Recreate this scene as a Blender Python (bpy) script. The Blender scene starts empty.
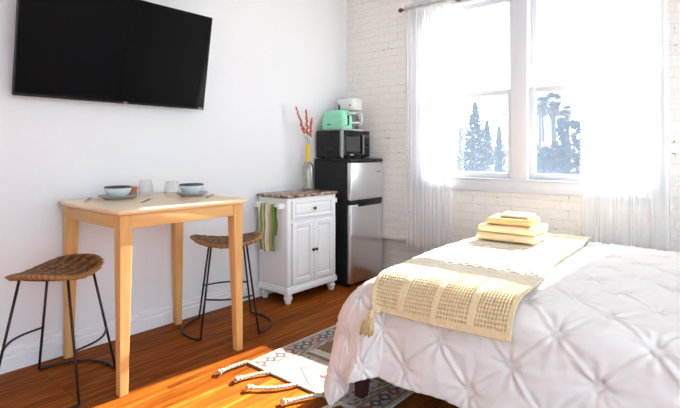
import bpy, bmesh, math, random
import numpy as np
from mathutils import Vector, Matrix, noise as mnoise
PI = math.pi
R = math.radians
rnd = random.Random(7)
SC = bpy.context.scene
COL = SC.collection

# ------------------------------------------------------------------ camera
cam_d = bpy.data.cameras.new('camera'); cam = bpy.data.objects.new('camera', cam_d); COL.objects.link(cam)
cam.location = (0, 0, 1.21); cam.rotation_euler = (R(90), 0, R(40.1))
cam_d.sensor_width = 36; cam_d.lens = 477.1 / 680 * 36; cam_d.shift_y = -52.4 / 680
cam_d.clip_start = .05; cam_d.clip_end = 300
SC.camera = cam
VS = SC.view_settings
VS.view_transform = 'Standard'; VS.look = 'None'; VS.gamma = 1; VS.use_curve_mapping = False
VS.exposure = 0.8

WX, WY = -3.10, 3.79          # faces of the television wall and of the brick wall

# ------------------------------------------------------------------ materials
def nt(name):
    m = bpy.data.materials.new(name); m.use_nodes = True
    t = m.node_tree; t.nodes.clear()
    out = t.nodes.new('ShaderNodeOutputMaterial')
    return m, t, out
def N(t, kind, **kw):
    n = t.nodes.new('ShaderNode' + kind)
    for k, v in kw.items():
        if k.startswith('i_'):
            n.inputs[int(k[2:])].default_value = v
        else: setattr(n, k, v)
    return n
def setin(n, **kw):
    for k, v in kw.items(): n.inputs[k.replace('_', ' ')].default_value = v
def ramp(t, stops, src=None):
    r = N(t, 'ValToRGB'); e = r.color_ramp.elements
    while len(e) < len(stops): e.new(.5)
    for q, (p, c) in zip(e, stops):
        q.position = p; q.color = (*c, 1) if len(c) == 3 else c
    if src is not None: t.links.new(src, r.inputs[0])
    return r
def mat(name, col, rough=.5, metal=0, spec=.5, bump=0, bscale=60, vary=0, vscale=8, stretch=None, attr=None, sheen=0, coat=0, bdist=.004):
    m, t, out = nt(name); L = t.links.new
    b = N(t, 'BsdfPrincipled'); L(b.outputs[0], out.inputs[0])
    b.inputs['Base Color'].default_value = (*col, 1)
    setin(b, Roughness=rough, Metallic=metal, Specular_IOR_Level=spec)
    if sheen: setin(b, Sheen_Weight=sheen)
    if coat: setin(b, Coat_Weight=coat)
    tc = N(t, 'TexCoord'); src = tc.outputs['Object']
    if stretch:
        mp = N(t, 'Mapping'); mp.inputs['Scale'].default_value = stretch; L(src, mp.inputs[0]); src = mp.outputs[0]
    if attr:
        a = N(t, 'Attribute', attribute_name=attr); L(a.outputs['Color'], b.inputs['Base Color'])
    if vary:
        nz = N(t, 'TexNoise'); setin(nz, Scale=vscale, Detail=5.0); L(src, nz.inputs['Vector'])
        r = ramp(t, [(.3, tuple(c * (1 - vary) for c in col)), (.7, tuple(min(1, c * (1 + vary)) for c in col))], nz.outputs[0])
        L(r.outputs[0], b.inputs['Base Color'])
    if bump:
        nz = N(t, 'TexNoise'); setin(nz, Scale=bscale, Detail=4.0); L(src, nz.inputs['Vector'])
        bp = N(t, 'Bump'); setin(bp, Strength=bump, Distance=bdist); L(nz.outputs[0], bp.inputs['Height']); L(bp.outputs[0], b.inputs['Normal'])
    return m

def mat_floor():
    m, t, out = nt('oak_floorboards'); L = t.links.new
    b = N(t, 'BsdfPrincipled'); L(b.outputs[0], out.inputs[0])
    tc = N(t, 'TexCoord')
    mp = N(t, 'Mapping'); mp.inputs['Rotation'].default_value = (0, 0, R(90)); L(tc.outputs['Object'], mp.inputs[0])
    br = N(t, 'TexBrick', offset=.37, offset_frequency=3)
    br.inputs['Color1'].default_value = (0.0, 0.0, 0.0, 1); br.inputs['Color2'].default_value = (1, 1, 1, 1); br.inputs['Mortar'].default_value = (.5, .5, .5, 1)
    setin(br, Scale=1.0, Mortar_Size=.0011, Mortar_Smooth=.1, Bias=0.0, Brick_Width=.95, Row_Height=.058)
    L(mp.outputs[0], br.inputs['Vector'])
    mp2 = N(t, 'Mapping'); mp2.inputs['Scale'].default_value = (34, 2.2, 1); L(tc.outputs['Object'], mp2.inputs[0])
    add = N(t, 'VectorMath', operation='ADD'); L(mp2.outputs[0], add.inputs[0])
    sc = N(t, 'VectorMath', operation='SCALE'); sc.inputs['Scale'].default_value = 19.0; L(br.outputs['Color'], sc.inputs[0]); L(sc.outputs[0], add.inputs[1])
    g = N(t, 'TexNoise'); setin(g, Scale=1.0, Detail=6.0, Roughness=.62, Distortion=.6); L(add.outputs[0], g.inputs['Vector'])
    cr = ramp(t, [(.28, (.125, .026, .003)), (.5, (.255, .062, .005)), (.72, (.40, .125, .015))], g.outputs[0])
    tone = ramp(t, [(0, (.74, .72, .70)), (1, (1.15, 1.15, 1.12))], br.outputs['Color'])
    mx = N(t, 'MixRGB', blend_type='MULTIPLY'); mx.inputs[0].default_value = 1; L(cr.outputs[0], mx.inputs[1]); L(tone.outputs[0], mx.inputs[2])
    seam = N(t, 'MixRGB'); L(br.outputs['Fac'], seam.inputs[0]); L(mx.outputs[0], seam.inputs[1]); seam.inputs[2].default_value = (.05, .014, .004, 1)
    L(seam.outputs[0], b.inputs['Base Color'])
    setin(b, Roughness=.45, Specular_IOR_Level=.05)
    bp = N(t, 'Bump'); setin(bp, Strength=.25, Distance=.0015); L(g.outputs[0], bp.inputs['Height']); L(bp.outputs[0], b.inputs['Normal'])
    return m

def mat_brick():
    m, t, out = nt('painted_brick'); L = t.links.new
    b = N(t, 'BsdfPrincipled'); L(b.outputs[0], out.inputs[0]); setin(b, Roughness=.7, Specular_IOR_Level=.25)
    tc = N(t, 'TexCoord'); sx = N(t, 'SeparateXYZ'); L(tc.outputs['Object'], sx.inputs[0])
    cb = N(t, 'CombineXYZ'); L(sx.outputs[0], cb.inputs[0]); L(sx.outputs[2], cb.inputs[1]); L(sx.outputs[1], cb.inputs[2])
    n1 = N(t, 'TexNoise'); setin(n1, Scale=9.0, Detail=3.0); L(cb.outputs[0], n1.inputs['Vector'])
    sub = N(t, 'VectorMath', operation='SCALE'); sub.inputs['Scale'].default_value = .022; L(n1.outputs['Color'], sub.inputs[0])
    ad = N(t, 'VectorMath', operation='ADD'); L(cb.outputs[0], ad.inputs[0]); L(sub.outputs[0], ad.inputs[1])
    br = N(t, 'TexBrick', offset=.5)
    br.inputs['Color1'].default_value = (.3, .3, .3, 1); br.inputs['Color2'].default_value = (1, 1, 1, 1); br.inputs['Mortar'].default_value = (0, 0, 0, 1)
    setin(br, Scale=1.0, Mortar_Size=.007, Mortar_Smooth=1.0, Brick_Width=.215, Row_Height=.071); L(ad.outputs[0], br.inputs['Vector'])
    n2 = N(t, 'TexNoise'); setin(n2, Scale=34.0, Detail=6.0, Roughness=.6); L(cb.outputs[0], n2.inputs['Vector'])
    n3 = N(t, 'TexNoise'); setin(n3, Scale=3.4, Detail=2.0); L(cb.outputs[0], n3.inputs['Vector'])
    base = ramp(t, [(.3, (.85, .825, .79)), (.75, (.94, .93, .905))], n2.outputs[0])
    mor = N(t, 'MixRGB'); L(br.outputs['Fac'], mor.inputs[0]); L(base.outputs[0], mor.inputs[1]); mor.inputs[2].default_value = (.82, .785, .735, 1)
    # chips of bare brown brick along some joints
    ch = ramp(t, [(.565, (0, 0, 0)), (.62, (1, 1, 1))], n2.outputs[0])
    ch2 = ramp(t, [(.52, (0, 0, 0)), (.62, (1, 1, 1))], n3.outputs[0])
    mu = N(t, 'MixRGB', blend_type='MULTIPLY'); mu.inputs[0].default_value = 1; L(ch.outputs[0], mu.inputs[1]); L(ch2.outputs[0], mu.inputs[2])
    jr = ramp(t, [(.25, (0, 0, 0)), (.7, (1, 1, 1))], br.outputs['Fac'])
    mu2 = N(t, 'MixRGB', blend_type='MULTIPLY'); mu2.inputs[0].default_value = 1; L(mu.outputs[0], mu2.inputs[1]); L(jr.outputs[0], mu2.inputs[2])
    fin = N(t, 'MixRGB'); L(mu2.outputs[0], fin.inputs[0]); L(mor.outputs[0], fin.inputs[1]); fin.inputs[2].default_value = (.25, .17, .12, 1)
    L(fin.outputs[0], b.inputs['Base Color'])
    h = N(t, 'Math', operation='MULTIPLY_ADD'); L(br.outputs['Fac'], h.inputs[0]); h.inputs[1].default_value = -.55; L(n2.outputs[0], h.inputs[2])
    h2 = N(t, 'Math', operation='ADD'); L(h.outputs[0], h2.inputs[0]); L(n1.outputs[0], h2.inputs[1])
    bp = N(t, 'Bump'); setin(bp, Strength=.5, Distance=.006); L(h2.outputs[0], bp.inputs['Height']); L(bp.outputs[0], b.inputs['Normal'])
    return m

def mat_sheer(name, col, lo, hi):
    m, t, out = nt(name); L = t.links.new
    tr = N(t, 'BsdfTransparent'); tl = N(t, 'BsdfTranslucent'); df = N(t, 'BsdfDiffuse')
    tl.inputs[0].default_value = (*col, 1); df.inputs[0].default_value = (*col, 1)
    m1 = N(t, 'MixShader'); m1.inputs[0].default_value = .5; L(tl.outputs[0], m1.inputs[1]); L(df.outputs[0], m1.inputs[2])
    lw = N(t, 'LayerWeight'); lw.inputs[0].default_value = .5
    mr = N(t, 'MapRange'); L(lw.outputs['Facing'], mr.inputs[0]); mr.inputs[3].default_value = lo; mr.inputs[4].default_value = hi
    m2 = N(t, 'MixShader'); L(mr.outputs[0], m2.inputs[0]); L(tr.outputs[0], m2.inputs[1]); L(m1.outputs[0], m2.inputs[2])
    L(m2.outputs[0], out.inputs[0]); return m
def mat_pane(name, tint=(1, 1, 1), gloss=.06, rough=0.0, fmax=.5, edge='Facing'):
    m, t, out = nt(name); L = t.links.new
    tr = N(t, 'BsdfTransparent'); tr.inputs[0].default_value = (*tint, 1)
    gl = N(t, 'BsdfGlossy'); gl.inputs['Roughness'].default_value = rough
    lw = N(t, 'LayerWeight'); lw.inputs[0].default_value = .25
    mr = N(t, 'MapRange'); L(lw.outputs[edge], mr.inputs[0]); mr.inputs[3].default_value = gloss; mr.inputs[4].default_value = fmax
    mx = N(t, 'MixShader'); L(mr.outputs[0], mx.inputs[0]); L(tr.outputs[0], mx.inputs[1]); L(gl.outputs[0], mx.inputs[2])
    L(mx.outputs[0], out.inputs[0]); return m
def mat_wood(name, c0, c1, rough=.4, axis=2):
    m, t, out = nt(name); L = t.links.new
    b = N(t, 'BsdfPrincipled'); L(b.outputs[0], out.inputs[0]); setin(b, Roughness=rough, Specular_IOR_Level=.4)
    tc = N(t, 'TexCoord'); mp = N(t, 'Mapping'); s = [38, 38, 38]; s[axis] = 2.5; mp.inputs['Scale'].default_value = s
    L(tc.outputs['Object'], mp.inputs[0])
    g = N(t, 'TexNoise'); setin(g, Scale=1.0, Detail=4.0, Distortion=.5); L(mp.outputs[0], g.inputs['Vector'])
    r = ramp(t, [(.3, c0), (.7, c1)], g.outputs[0]); L(r.outputs[0], b.inputs['Base Color'])
    return m
def mat_granite():
    m, t, out = nt('brown_granite'); L = t.links.new
    b = N(t, 'BsdfPrincipled'); L(b.outputs[0], out.inputs[0]); setin(b, Roughness=.25)
    tc = N(t, 'TexCoord'); v = N(t, 'TexVoronoi'); setin(v, Scale=60.0); L(tc.outputs['Object'], v.inputs['Vector'])
    n = N(t, 'TexNoise'); setin(n, Scale=26.0, Detail=5.0); L(tc.outputs['Object'], n.inputs['Vector'])
    mx = N(t, 'MixRGB'); mx.inputs[0].default_value = .6; L(v.outputs['Color'], mx.inputs[1]); L(n.outputs[0], mx.inputs[2])
    r = ramp(t, [(.25, (.04, .02, .015)), (.45, (.22, .11, .07)), (.58, (.42, .28, .20)), (.75, (.65, .52, .43))], mx.outputs[0])
    L(r.outputs[0], b.inputs['Base Color']); return m

M = {}
M['wall'] = mat('white_plaster', (.865, .88, .905), .8, spec=.2, bump=.35, bscale=38, bdist=.003)
M['ceiling'] = mat('white_ceiling_paint', (.90, .90, .90), .9, spec=.2)
M['floor'] = mat_floor(); M['brick'] = mat_brick()
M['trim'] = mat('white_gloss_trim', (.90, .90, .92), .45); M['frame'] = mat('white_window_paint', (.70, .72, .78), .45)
M['sill_paint'] = mat('cream_painted_ledge', (.88, .83, .75), .6, bump=.3, bscale=40)
M['pine'] = mat_wood('pine_leg', (.68, .35, .11), (.80, .47, .18), .42, 2)
M['pine_top_lit'] = mat_wood('pine_top_lit', (.84, .60, .35), (.92, .71, .46), .28, 1)  # paler than the legs: window light on the top is put into its colour
M['pine_x'] = mat_wood('pine_rail', (.70, .37, .12), (.82, .49, .19), .42, 0)
M['wicker'] = mat('woven_seagrass', (.26, .12, .045), .65, attr='Col', bump=.5, bscale=160, spec=.35)
M['iron'] = mat('black_iron', (.035, .026, .024), .45, metal=.4)
M['white'] = mat('white_lacquer', (.94, .94, .945), .4)
M['granite'] = mat_granite()
M['black'] = mat('black_plastic', (.012, .012, .013), .42, spec=.3)
M['black_gloss'] = mat('black_gloss_plastic', (.008, .008, .009), .15, spec=.4)
M['screen'] = mat('television_glass', (.003, .003, .0035), .04, spec=.14)
M['steel'] = mat('brushed_steel', (.78, .78, .79), .34, metal=1, bump=.06, bscale=1, stretch=(400, 400, 4), bdist=.001)
M['chrome'] = mat('chrome', (.8, .8, .8), .18, metal=1)
M['grey_plastic'] = mat('grey_plastic', (.20, .20, .22), .3)
M['silver_plastic'] = mat('silver_plastic', (.32, .34, .38), .3, metal=.3)
M['mw_glass'] = mat('microwave_window_mesh', (.05, .055, .058), .2, spec=.6)
M['mint'] = mat('mint_enamel', (.30, .80, .55), .3, coat=.3)
M['white_plastic'] = mat('white_plastic', (.88, .88, .88), .35)
M['print'] = mat('white_print', (.8, .8, .8), .5)
M['dark_print'] = mat('dark_print', (.05, .06, .06), .5)
M['glass'] = mat_pane('clear_glass', (.975, .97, .965), .03, .0, .42)
M['bottle_glass'] = mat_pane('bottle_glass', (.90, .90, .84), .10, .05, .75)
M['carafe_glass'] = mat_pane('carafe_glass', (.80, .82, .82), .12, .05, .7)
M['pane'] = mat_pane('window_glass', (.985, .99, .99), .03, .0, .3)
M['yellow'] = mat('yellow_paper', (.83, .60, .05), .5)
M['flower'] = mat('red_dried_flowers', (.66, .15, .12), .7, vary=.45, vscale=60)
M['stem'] = mat('green_stem', (.30, .33, .12), .7)
M['ceramic'] = mat('pale_blue_ceramic', (.78, .89, .90), .25)
M['rim'] = mat('charcoal_glaze', (.06, .065, .075), .35)
M['plate'] = mat('grey_stoneware', (.42, .43, .42), .3)
M['amber'] = mat('amber_glass', (.55, .16, .03), .15, vary=.5, vscale=70, spec=.7)
M['cutlery'] = mat('dark_steel', (.30, .30, .31), .28, metal=1)
M['duvet'] = mat('white_cotton', (.90, .855, .83), .85, spec=.15, bump=.15, bscale=30, sheen=.1)
M['throw'] = mat('cream_waffle_weave', (.8, .6, .35), .9, spec=.1, attr='Col', bump=.4, bscale=220, bdist=.002)
M['tassel'] = mat('cream_yarn', (.80, .60, .32), .9, spec=.1, vary=.2, vscale=120)
M['towel_cream'] = mat('pale_yellow_terry', (.88, .70, .44), .95, spec=.05, bump=.6, bscale=300, bdist=.002)
M['towel_tan'] = mat('tan_terry', (.84, .55, .25), .95, spec=.05, bump=.6, bscale=300, bdist=.002)
M['bedwood'] = mat('dark_red_wood', (.075, .014, .012), .3, vary=.3, vscale=12)
M['mattress'] = mat('mattress_ticking', (.8, .78, .75), .9)
M['rug'] = mat('woven_rug', (.8, .7, .6), .95, spec=.05, attr='Col', bump=.6, bscale=180, bdist=.003)
M['rope'] = mat('cream_rope', (.62, .52, .38), .9, spec=.1, vary=.12, vscale=90)
M['stripe'] = mat('striped_dish_towel', (.8, .7, .6), .9, spec=.1, attr='Col', bump=.3, bscale=200, bdist=.002)
M['sheer'] = mat_sheer('white_sheer_voile', (.97, .97, .985), .34, .86)
M['pom'] = mat('white_cotton_pompom', (.92, .92, .93), .9, spec=.1)
M['rodwood'] = mat('dark_rod_wood', (.09, .045, .025), .4)
M['leaf'] = mat('conifer_foliage', (.012, .034, .042), .8, spec=.1, vary=.7, vscale=3)
M['leaf2'] = mat('broadleaf_foliage', (.010, .022, .026), .8, spec=.1, vary=.7, vscale=3)
M['palm'] = mat('palm_frond', (.012, .028, .022), .7, spec=.2)
M['bark'] = mat('grey_bark', (.05, .045, .045), .9)
M['stucco'] = mat('pale_stucco', (.5, .48, .47), .9)
M['tile'] = mat('terracotta_roof', (.36, .17, .14), .9)
M['lawn'] = mat('dry_ground', (.16, .17, .11), 1, vary=.3, vscale=.4)
M['dark_window'] = mat('dark_window_glass', (.03, .04, .05), .2)
M['screen_mesh'] = mat_sheer('insect_screen_mesh', (.60, .74, .96), .062, .18)

# ------------------------------------------------------------------ mesh helpers
class MB:
    def __init__(s): s.v = []; s.f = []; s.sm = []
    def add(s, vs, fs, smooth=False):
        o = len(s.v); s.v += [tuple(v) for v in vs]
        for f in fs: s.f.append(tuple(i + o for i in f)); s.sm.append(smooth)
        return s
    def box(s, x0, x1, y0, y1, z0, z1):
        vs = [(x, y, z) for z in (z0, z1) for y in (y0, y1) for x in (x0, x1)]
        return s.add(vs, [(0, 2, 3, 1), (4, 5, 7, 6), (0, 1, 5, 4), (2, 6, 7, 3), (0, 4, 6, 2), (1, 3, 7, 5)])
    def bbox(s, x0, x1, y0, y1, z0, z1, r=.004, seg=2):
        bm = bmesh.new(); bmesh.ops.create_cube(bm, size=1)
        for v in bm.verts: v.co = ((x0 + x1) / 2 + v.co.x * (x1 - x0), (y0 + y1) / 2 + v.co.y * (y1 - y0), (z0 + z1) / 2 + v.co.z * (z1 - z0))
        r = min(r, (x1 - x0) * .49, (y1 - y0) * .49, (z1 - z0) * .49)
        bmesh.ops.bevel(bm, geom=bm.edges[:], offset=r, segments=seg, profile=.5, affect='EDGES')
        bm.verts.index_update()
        s.add([v.co.copy() for v in bm.verts], [[v.index for v in f.verts] for f in bm.faces], True); bm.free(); return s
    def loft(s, rings, closed=True, cap=True, smooth=True):
        n = len(rings[0]); vs = [p for r in rings for p in r]; fs = []
        for i in range(len(rings) - 1):
            for j in range(n if closed else n - 1):
                k = (j + 1) % n
                fs.append((i * n + j, i * n + k, (i + 1) * n + k, (i + 1) * n + j))
        s.add(vs, fs, smooth)
        if cap:
            o = len(s.v) - len(vs)
            s.f.append(tuple(o + i for i in reversed(range(n)))); s.sm.append(False)
            s.f.append(tuple(o + (len(rings) - 1) * n + i for i in range(n))); s.sm.append(False)
        return s
    def lathe(s, prof, c=(0, 0, 0), n=24, cap=False):
        rings = [[(c[0] + r * math.cos(2 * PI * k / n), c[1] + r * math.sin(2 * PI * k / n), c[2] + z) for k in range(n)] for r, z in prof]
        return s.loft(rings, True, cap)
    def tube(s, pts, r, n=8, cap=True):
        pts = [Vector(p) for p in pts]; rings = []
        up = Vector((0, 0, 1)); t0 = (pts[1] - pts[0]).normalized()
        if abs(t0.dot(up)) > .95: up = Vector((1, 0, 0))
        a = t0.cross(up).normalized()
        for i, p in enumerate(pts):
            t = (pts[min(i + 1, len(pts) - 1)] - pts[max(i - 1, 0)]).normalized()
            a = (a - t * a.dot(t)).normalized(); b = t.cross(a)
            rr = r[i] if isinstance(r, (list, tuple)) else r
            rings.append([p + (a * math.cos(2 * PI * k / n) + b * math.sin(2 * PI * k / n)) * rr for k in range(n)])
        return s.loft(rings, True, cap)
    def sphere(s, c, r, n=10, sz=1.0):
        m = max(4, n // 2); prof = [(max(1e-4, r * math.sin(PI * i / m)), -r * sz * math.cos(PI * i / m)) for i in range(m + 1)]
        return s.lathe(prof, c, n)
    def grid(s, P, smooth=True, wrap=False):
        ni, nj = P.shape[:2]; vs = P.reshape(-1, 3).tolist()
        return s.add(vs, [(i * nj + j, (i + 1) * nj + j, (i + 1) * nj + j + 1, i * nj + j + 1) for i in range(ni - 1) for j in range(nj - 1)], smooth)
    def xf(s, mtx, start=0):
        for i in range(start, len(s.v)): s.v[i] = tuple(mtx @ Vector(s.v[i]))
        return s
    def build(s, name, m, parent=None, loc=None, bevel=0, col=None, solid=0):
        me = bpy.data.meshes.new(name); me.from_pydata(s.v, [], s.f); me.update()
        me.polygons.foreach_set('use_smooth', s.sm)
        if col is not None:
            at = me.color_attributes.new('Col', 'FLOAT_COLOR', 'POINT')
            c4 = np.ones((len(s.v), 4), dtype=np.float32); c4[:, :3] = np.asarray(col, dtype=np.float32).reshape(-1, 3)
            at.data.foreach_set('color', c4.ravel())
        me.materials.append(M[m] if isinstance(m, str) else m)
        o = bpy.data.objects.new(name, me); COL.objects.link(o)
        if parent: o.parent = parent
        if loc: o.location = loc
        if bevel:
            b = o.modifiers.new('bevel', 'BEVEL'); b.width = bevel; b.segments = 2; b.limit_method = 'ANGLE'; b.angle_limit = R(40)
        if solid:
            b = o.modifiers.new('solid', 'SOLIDIFY'); b.thickness = solid; b.offset = -1
        return o
def tag(o, label=None, cat=None, group=None, kind=None):
    if label: o['label'] = label
    if cat: o['category'] = cat
    if group: o['group'] = group
    if kind: o['kind'] = kind
    return o
def thing(name, label, cat, loc=(0, 0, 0), rz=0, group=None):
    o = bpy.data.objects.new(name, None); COL.objects.link(o); o.empty_display_size = .05
    o.location = loc; o.rotation_euler = (0, 0, rz)
    return tag(o, label, cat, group)
def struct(o): o['kind'] = 'structure'; return o
def copy_tree(o, parent=None):
    c = o.copy(); COL.objects.link(c)
    if parent: c.parent = parent
    for ch in list(o.children): copy_tree(ch, c)
    return c
def arc(p, q, bulge, n=10, k=1.0):
    p, q, b = Vector(p), Vector(q), Vector(bulge)
    return [p.lerp(q, i / n) + b * (math.sin(PI * i / n) ** k) for i in range(n + 1)]
def fbm(x, y, s, seed=0.0):
    return mnoise.fractal(Vector((x * s + seed, y * s - seed, seed)), .8, 2.0, 4)

# ------------------------------------------------------------------ room shell
struct(MB().box(WX - .15, 2.1, -2.6, WY + .25, -.2, 0).build('floor', 'floor'))
struct(MB().box(WX - .15, 2.1, -2.6, WY + .25, 2.9, 3.05).build('ceiling', 'ceiling'))
struct(MB().box(WX - .15, WX, -2.6, WY + .25, 0, 2.9).build('wall_left', 'wall'))
wr = MB().box(1.95, 2.1, 2.05, WY + .25, 0, 2.9).box(1.95, 2.1, -2.6, -2.1, 0, 2.9).box(1.95, 2.1, -2.1, 2.05, 0, .06).box(1.95, 2.1, -2.1, 2.05, 2.75, 2.9)  # opening left for the added fill window
struct(wr.build('wall_right', 'wall'))
struct(MB().box(WX - .15, 2.1, -2.75, -2.6, 0, 2.9).build('wall_front', 'wall'))
# unseen wide side window, added only to light the room from the right
sw = MB()
for y in (-2.1, -.74, .62, 1.99): sw.bbox(1.97, 2.05, y, y + .06, .06, 2.75, .005)
for y0, y1 in ((-2.04, -.74), (-.68, .62), (.68, 1.99)): sw.bbox(1.97, 2.05, y0, y1, .06, .12, .005).bbox(1.97, 2.05, y0, y1, 2.69, 2.75, .005)
struct(sw.build('window_3', 'trim'))
OX0, OX1, OZ0, OZ1 = -2.30, -.40, .885, 2.66           # window opening
bw = MB().box(WX, OX0, WY, WY + .2, .375, 2.9).box(OX1, 1.95, WY, WY + .2, .375, 2.9).box(OX0, OX1, WY, WY + .2, .375, OZ0).box(OX0, OX1, WY, WY + .2, OZ1, 2.9)
bw.box(WX, 1.95, WY + .035, WY + .2, 0, .375)
struct(bw.build('wall_back', 'brick'))
struct(MB().bbox(WX, 1.95, WY - .018, WY + .03, .372, .418, .008).build('trim_1', 'sill_paint'))      # ledge along the brick wall
bb = MB()
prof = [(0, 0), (.022, 0), (.022, .072), (.011, .078), (.011, .082), (.017, .086), (.017, .100), (.006, .106), (.006, .110), (.011, .114), (.009, .126), (0, .130)]
bb.loft([[(WX + a, y, z) for a, z in prof] for y in (-2.6, WY)], True, True, False)
struct(bb.build('baseboard_left', 'trim'))
# window casing, mullion, apron
GX = (-2.14, -1.44, -1.225, -.50)                       # glass limits of both sashes
GZ0, RZ, GZ1 = 1.04, 1.69, 2.43
FY0, FY1 = WY - .03, WY + .10
cas = MB()
cas.bbox(OX0, GX[0] - .045, FY0, FY1, GZ0 - .05, GZ1 + .04, .004).bbox(GX[3] + .045, OX1, FY0, FY1, GZ0 - .05, GZ1 + .04, .004)
cas.bbox(GX[1] + .045, GX[2] - .045, FY0, FY1, GZ0 - .05, GZ1 + .04, .004)
cas.bbox(OX0, OX1, FY0, FY1, GZ1 + .04, OZ1, .006)
cas.bbox(OX0, OX1, FY0, FY1, OZ0, GZ0 - .05, .006)
cas.bbox(OX0 - .02, OX1 + .02, FY0 - .012, FY1, GZ0 - .062, GZ0 - .046, .005)
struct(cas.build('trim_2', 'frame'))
for wi in (0, 1):
    a, b = GX[wi * 2], GX[wi * 2 + 1]
    w = struct(bpy.data.objects.new('window_%d' % (wi + 1), None)); COL.objects.link(w); w.location = ((a + b) / 2, WY + .05, GZ0)
    hw = (b - a) / 2
    def sash(z0, z1, y, nm):
        m = MB(); t = .045
        m.bbox(-hw - t, -hw, y - .018, y + .018, z0 - t, z1 + t, .004).bbox(hw, hw + t, y - .018, y + .018, z0 - t, z1 + t, .004)
        m.bbox(-hw, hw, y - .018, y + .018, z0 - t, z0, .004).bbox(-hw, hw, y - .018, y + .018, z1, z1 + t * .95, .004)
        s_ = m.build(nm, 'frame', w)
        MB().box(-hw - .003, hw + .003, y - .002, y + .002, z0 - .003, z1 + .003).build('glass_pane', 'pane', s_)
    sash(0, RZ - GZ0 - .022, -.02, 'lower_sash')
    sash(RZ - GZ0 + .022, GZ1 - GZ0, .022, 'upper_sash')
    MB().add([(-hw - .02, .044, -.02), (hw + .02, .044, -.02), (hw + .02, .044, RZ - GZ0), (-hw - .02, .044, RZ - GZ0)], [(0, 1, 2, 3)]).build('insect_screen', 'screen_mesh', w)

# ------------------------------------------------------------------ curtains on a rod
RY, RZR = WY - .10, 2.50
rod = thing('curtain_rod', 'curtain rod with brown round finials above the window', 'curtain rod', (-1.34, RY, RZR))
MB().tube([(-1.02, 0, 0), (1.02, 0, 0)], .009, 10).build('rod', 'rodwood', rod)
for sx in (-1, 1):
    MB().sphere((sx * 1.045, 0, 0), .021, 12).tube([(sx * 1.012, 0, 0), (sx * 1.026, 0, 0)], .013, 10).build('finial', 'rodwood', rod)
for x in (-.50, 0, .44):
    MB().bbox(x - .014, x + .014, -.013, .10 - .03, -.014, .014, .004).build('bracket', 'rodwood', rod)
def curtain(x0, x1, z0, flare, label, seed, folds):
    rg = random.Random(seed); nx, nz = 150, 46; w = x1 - x0
    ph = [rg.uniform(0, 6.28) for _ in range(4)]
    P = np.zeros((nx, nz, 3))
    for i in range(nx):
        u = i / (nx - 1)
        for j in range(nz):
            v = j / (nz - 1); z = RZR + .035 - v * (RZR + .035 - z0)
            k = min(1, v * 7)
            amp = .006 + .016 * k
            y = amp * (math.sin(folds * 2 * PI * u + ph[0] + .5 * math.sin(3 * v + ph[1])) + .42 * math.sin(folds * 2.3 * 2 * PI * u + ph[2] + v * 1.2) + .3 * math.sin(2.2 * PI * u + 4 * v + ph[3]))
            if v < .035: y = (.0125 if True else 0) * math.cos((v / .035) * PI) * .0 - .0135
            x = x0 + w * u + flare * (u - .35) * v + .010 * k * math.sin(folds * 2 * PI * u + ph[1])
            P[i, j] = (x, y - .004, z)
    cx = (x0 + x1) / 2
    t = thing('sheer_curtain', label, 'curtain', (cx, RY, z0), 0, None)
    P[:, :, 0] -= cx; P[:, :, 2] -= z0
    MB().grid(P).build('panel', 'sheer', t)
    # stitched pocket behind the rod and bottom hem (second layers of the cloth)
    Q = P[:, :3].copy(); Q[:, :, 1] = .0135; MB().grid(Q).build('rod_pocket', 'sheer', t)
    H = P[:, -3:].copy(); H[:, :, 1] += .003; MB().grid(H).build('hem', 'sheer', t)
    for i, sx in ((0, -1), (nx - 1, 1)):
        m = MB(); n = 95
        for k in range(n):
            f = (k + .5) / n * (nz - 1); j = min(nz - 2, int(f)); p = P[i, j] * (1 - f + j) + P[i, j + 1] * (f - j)
            m.sphere((p[0] + sx * .006, p[1], p[2]), .0065, 6)
        m.build('pompom_trim', 'pom', t)
curtain(-2.33, -1.885, .36, -.0, 'sheer white curtain panel left of the window, beside the bare brick', 3, 5)
curtain(-.855, -.37, .36, .05, 'sheer white curtain panel right of the window, behind the bed', 11, 5)

# ------------------------------------------------------------------ television
TA = math.atan2(.113, .653)
tv = thing('television', 'large black flat television tilted forward on the white wall', 'television', (WX, 1.433, 1.516))
tw, th = .598, .663
E3 = Matrix.Translation((.08, 0, 0)) @ Matrix.Rotation(TA, 4, 'Y')
m = MB().bbox(-.030, -.002, -tw, tw, 0, th, .006).bbox(-.062, -.028, -tw * .72, tw * .72, .06, th * .7, .012); m.xf(E3); m.build('housing', 'black', tv)
m = MB(); bz = .007
m.box(-.003, .0015, -tw, -tw + bz, 0, th).box(-.003, .0015, tw - bz, tw, 0, th).box(-.003, .0015, -tw + bz, tw - bz, th - bz, th).box(-.003, .0015, -tw + bz, tw - bz, 0, .014)
m.xf(E3); m.build('bezel', 'black_gloss', tv)
m = MB().box(-.003, .0005, -tw + bz, tw - bz, .014, th - bz); m.xf(E3); m.build('screen', 'screen', tv)
m = MB().box(.003, .012, -.22, .22, .18, .44).bbox(.01, .05, -.16, -.12, .2, .44, .004).bbox(.01, .05, .12, .16, .2, .44, .004); m.build('wall_mount', 'iron', tv)
def text(s, size, mtx, m, name, parent):
    c = bpy.data.curves.new(name, 'FONT'); c.body = s; c.size = size; c.align_x = 'CENTER'; c.extrude = .0004
    o = bpy.data.objects.new(name, c); COL.objects.link(o)
    me = bpy.data.meshes.new_from_object(o.evaluated_get(bpy.context.evaluated_depsgraph_get()))
    COL.objects.unlink(o); bpy.data.objects.remove(o); me.transform(mtx)
    me.materials.clear(); me.materials.append(M[m]); r = bpy.data.objects.new(name, me); COL.objects.link(r); r.parent = parent
    return r
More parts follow.
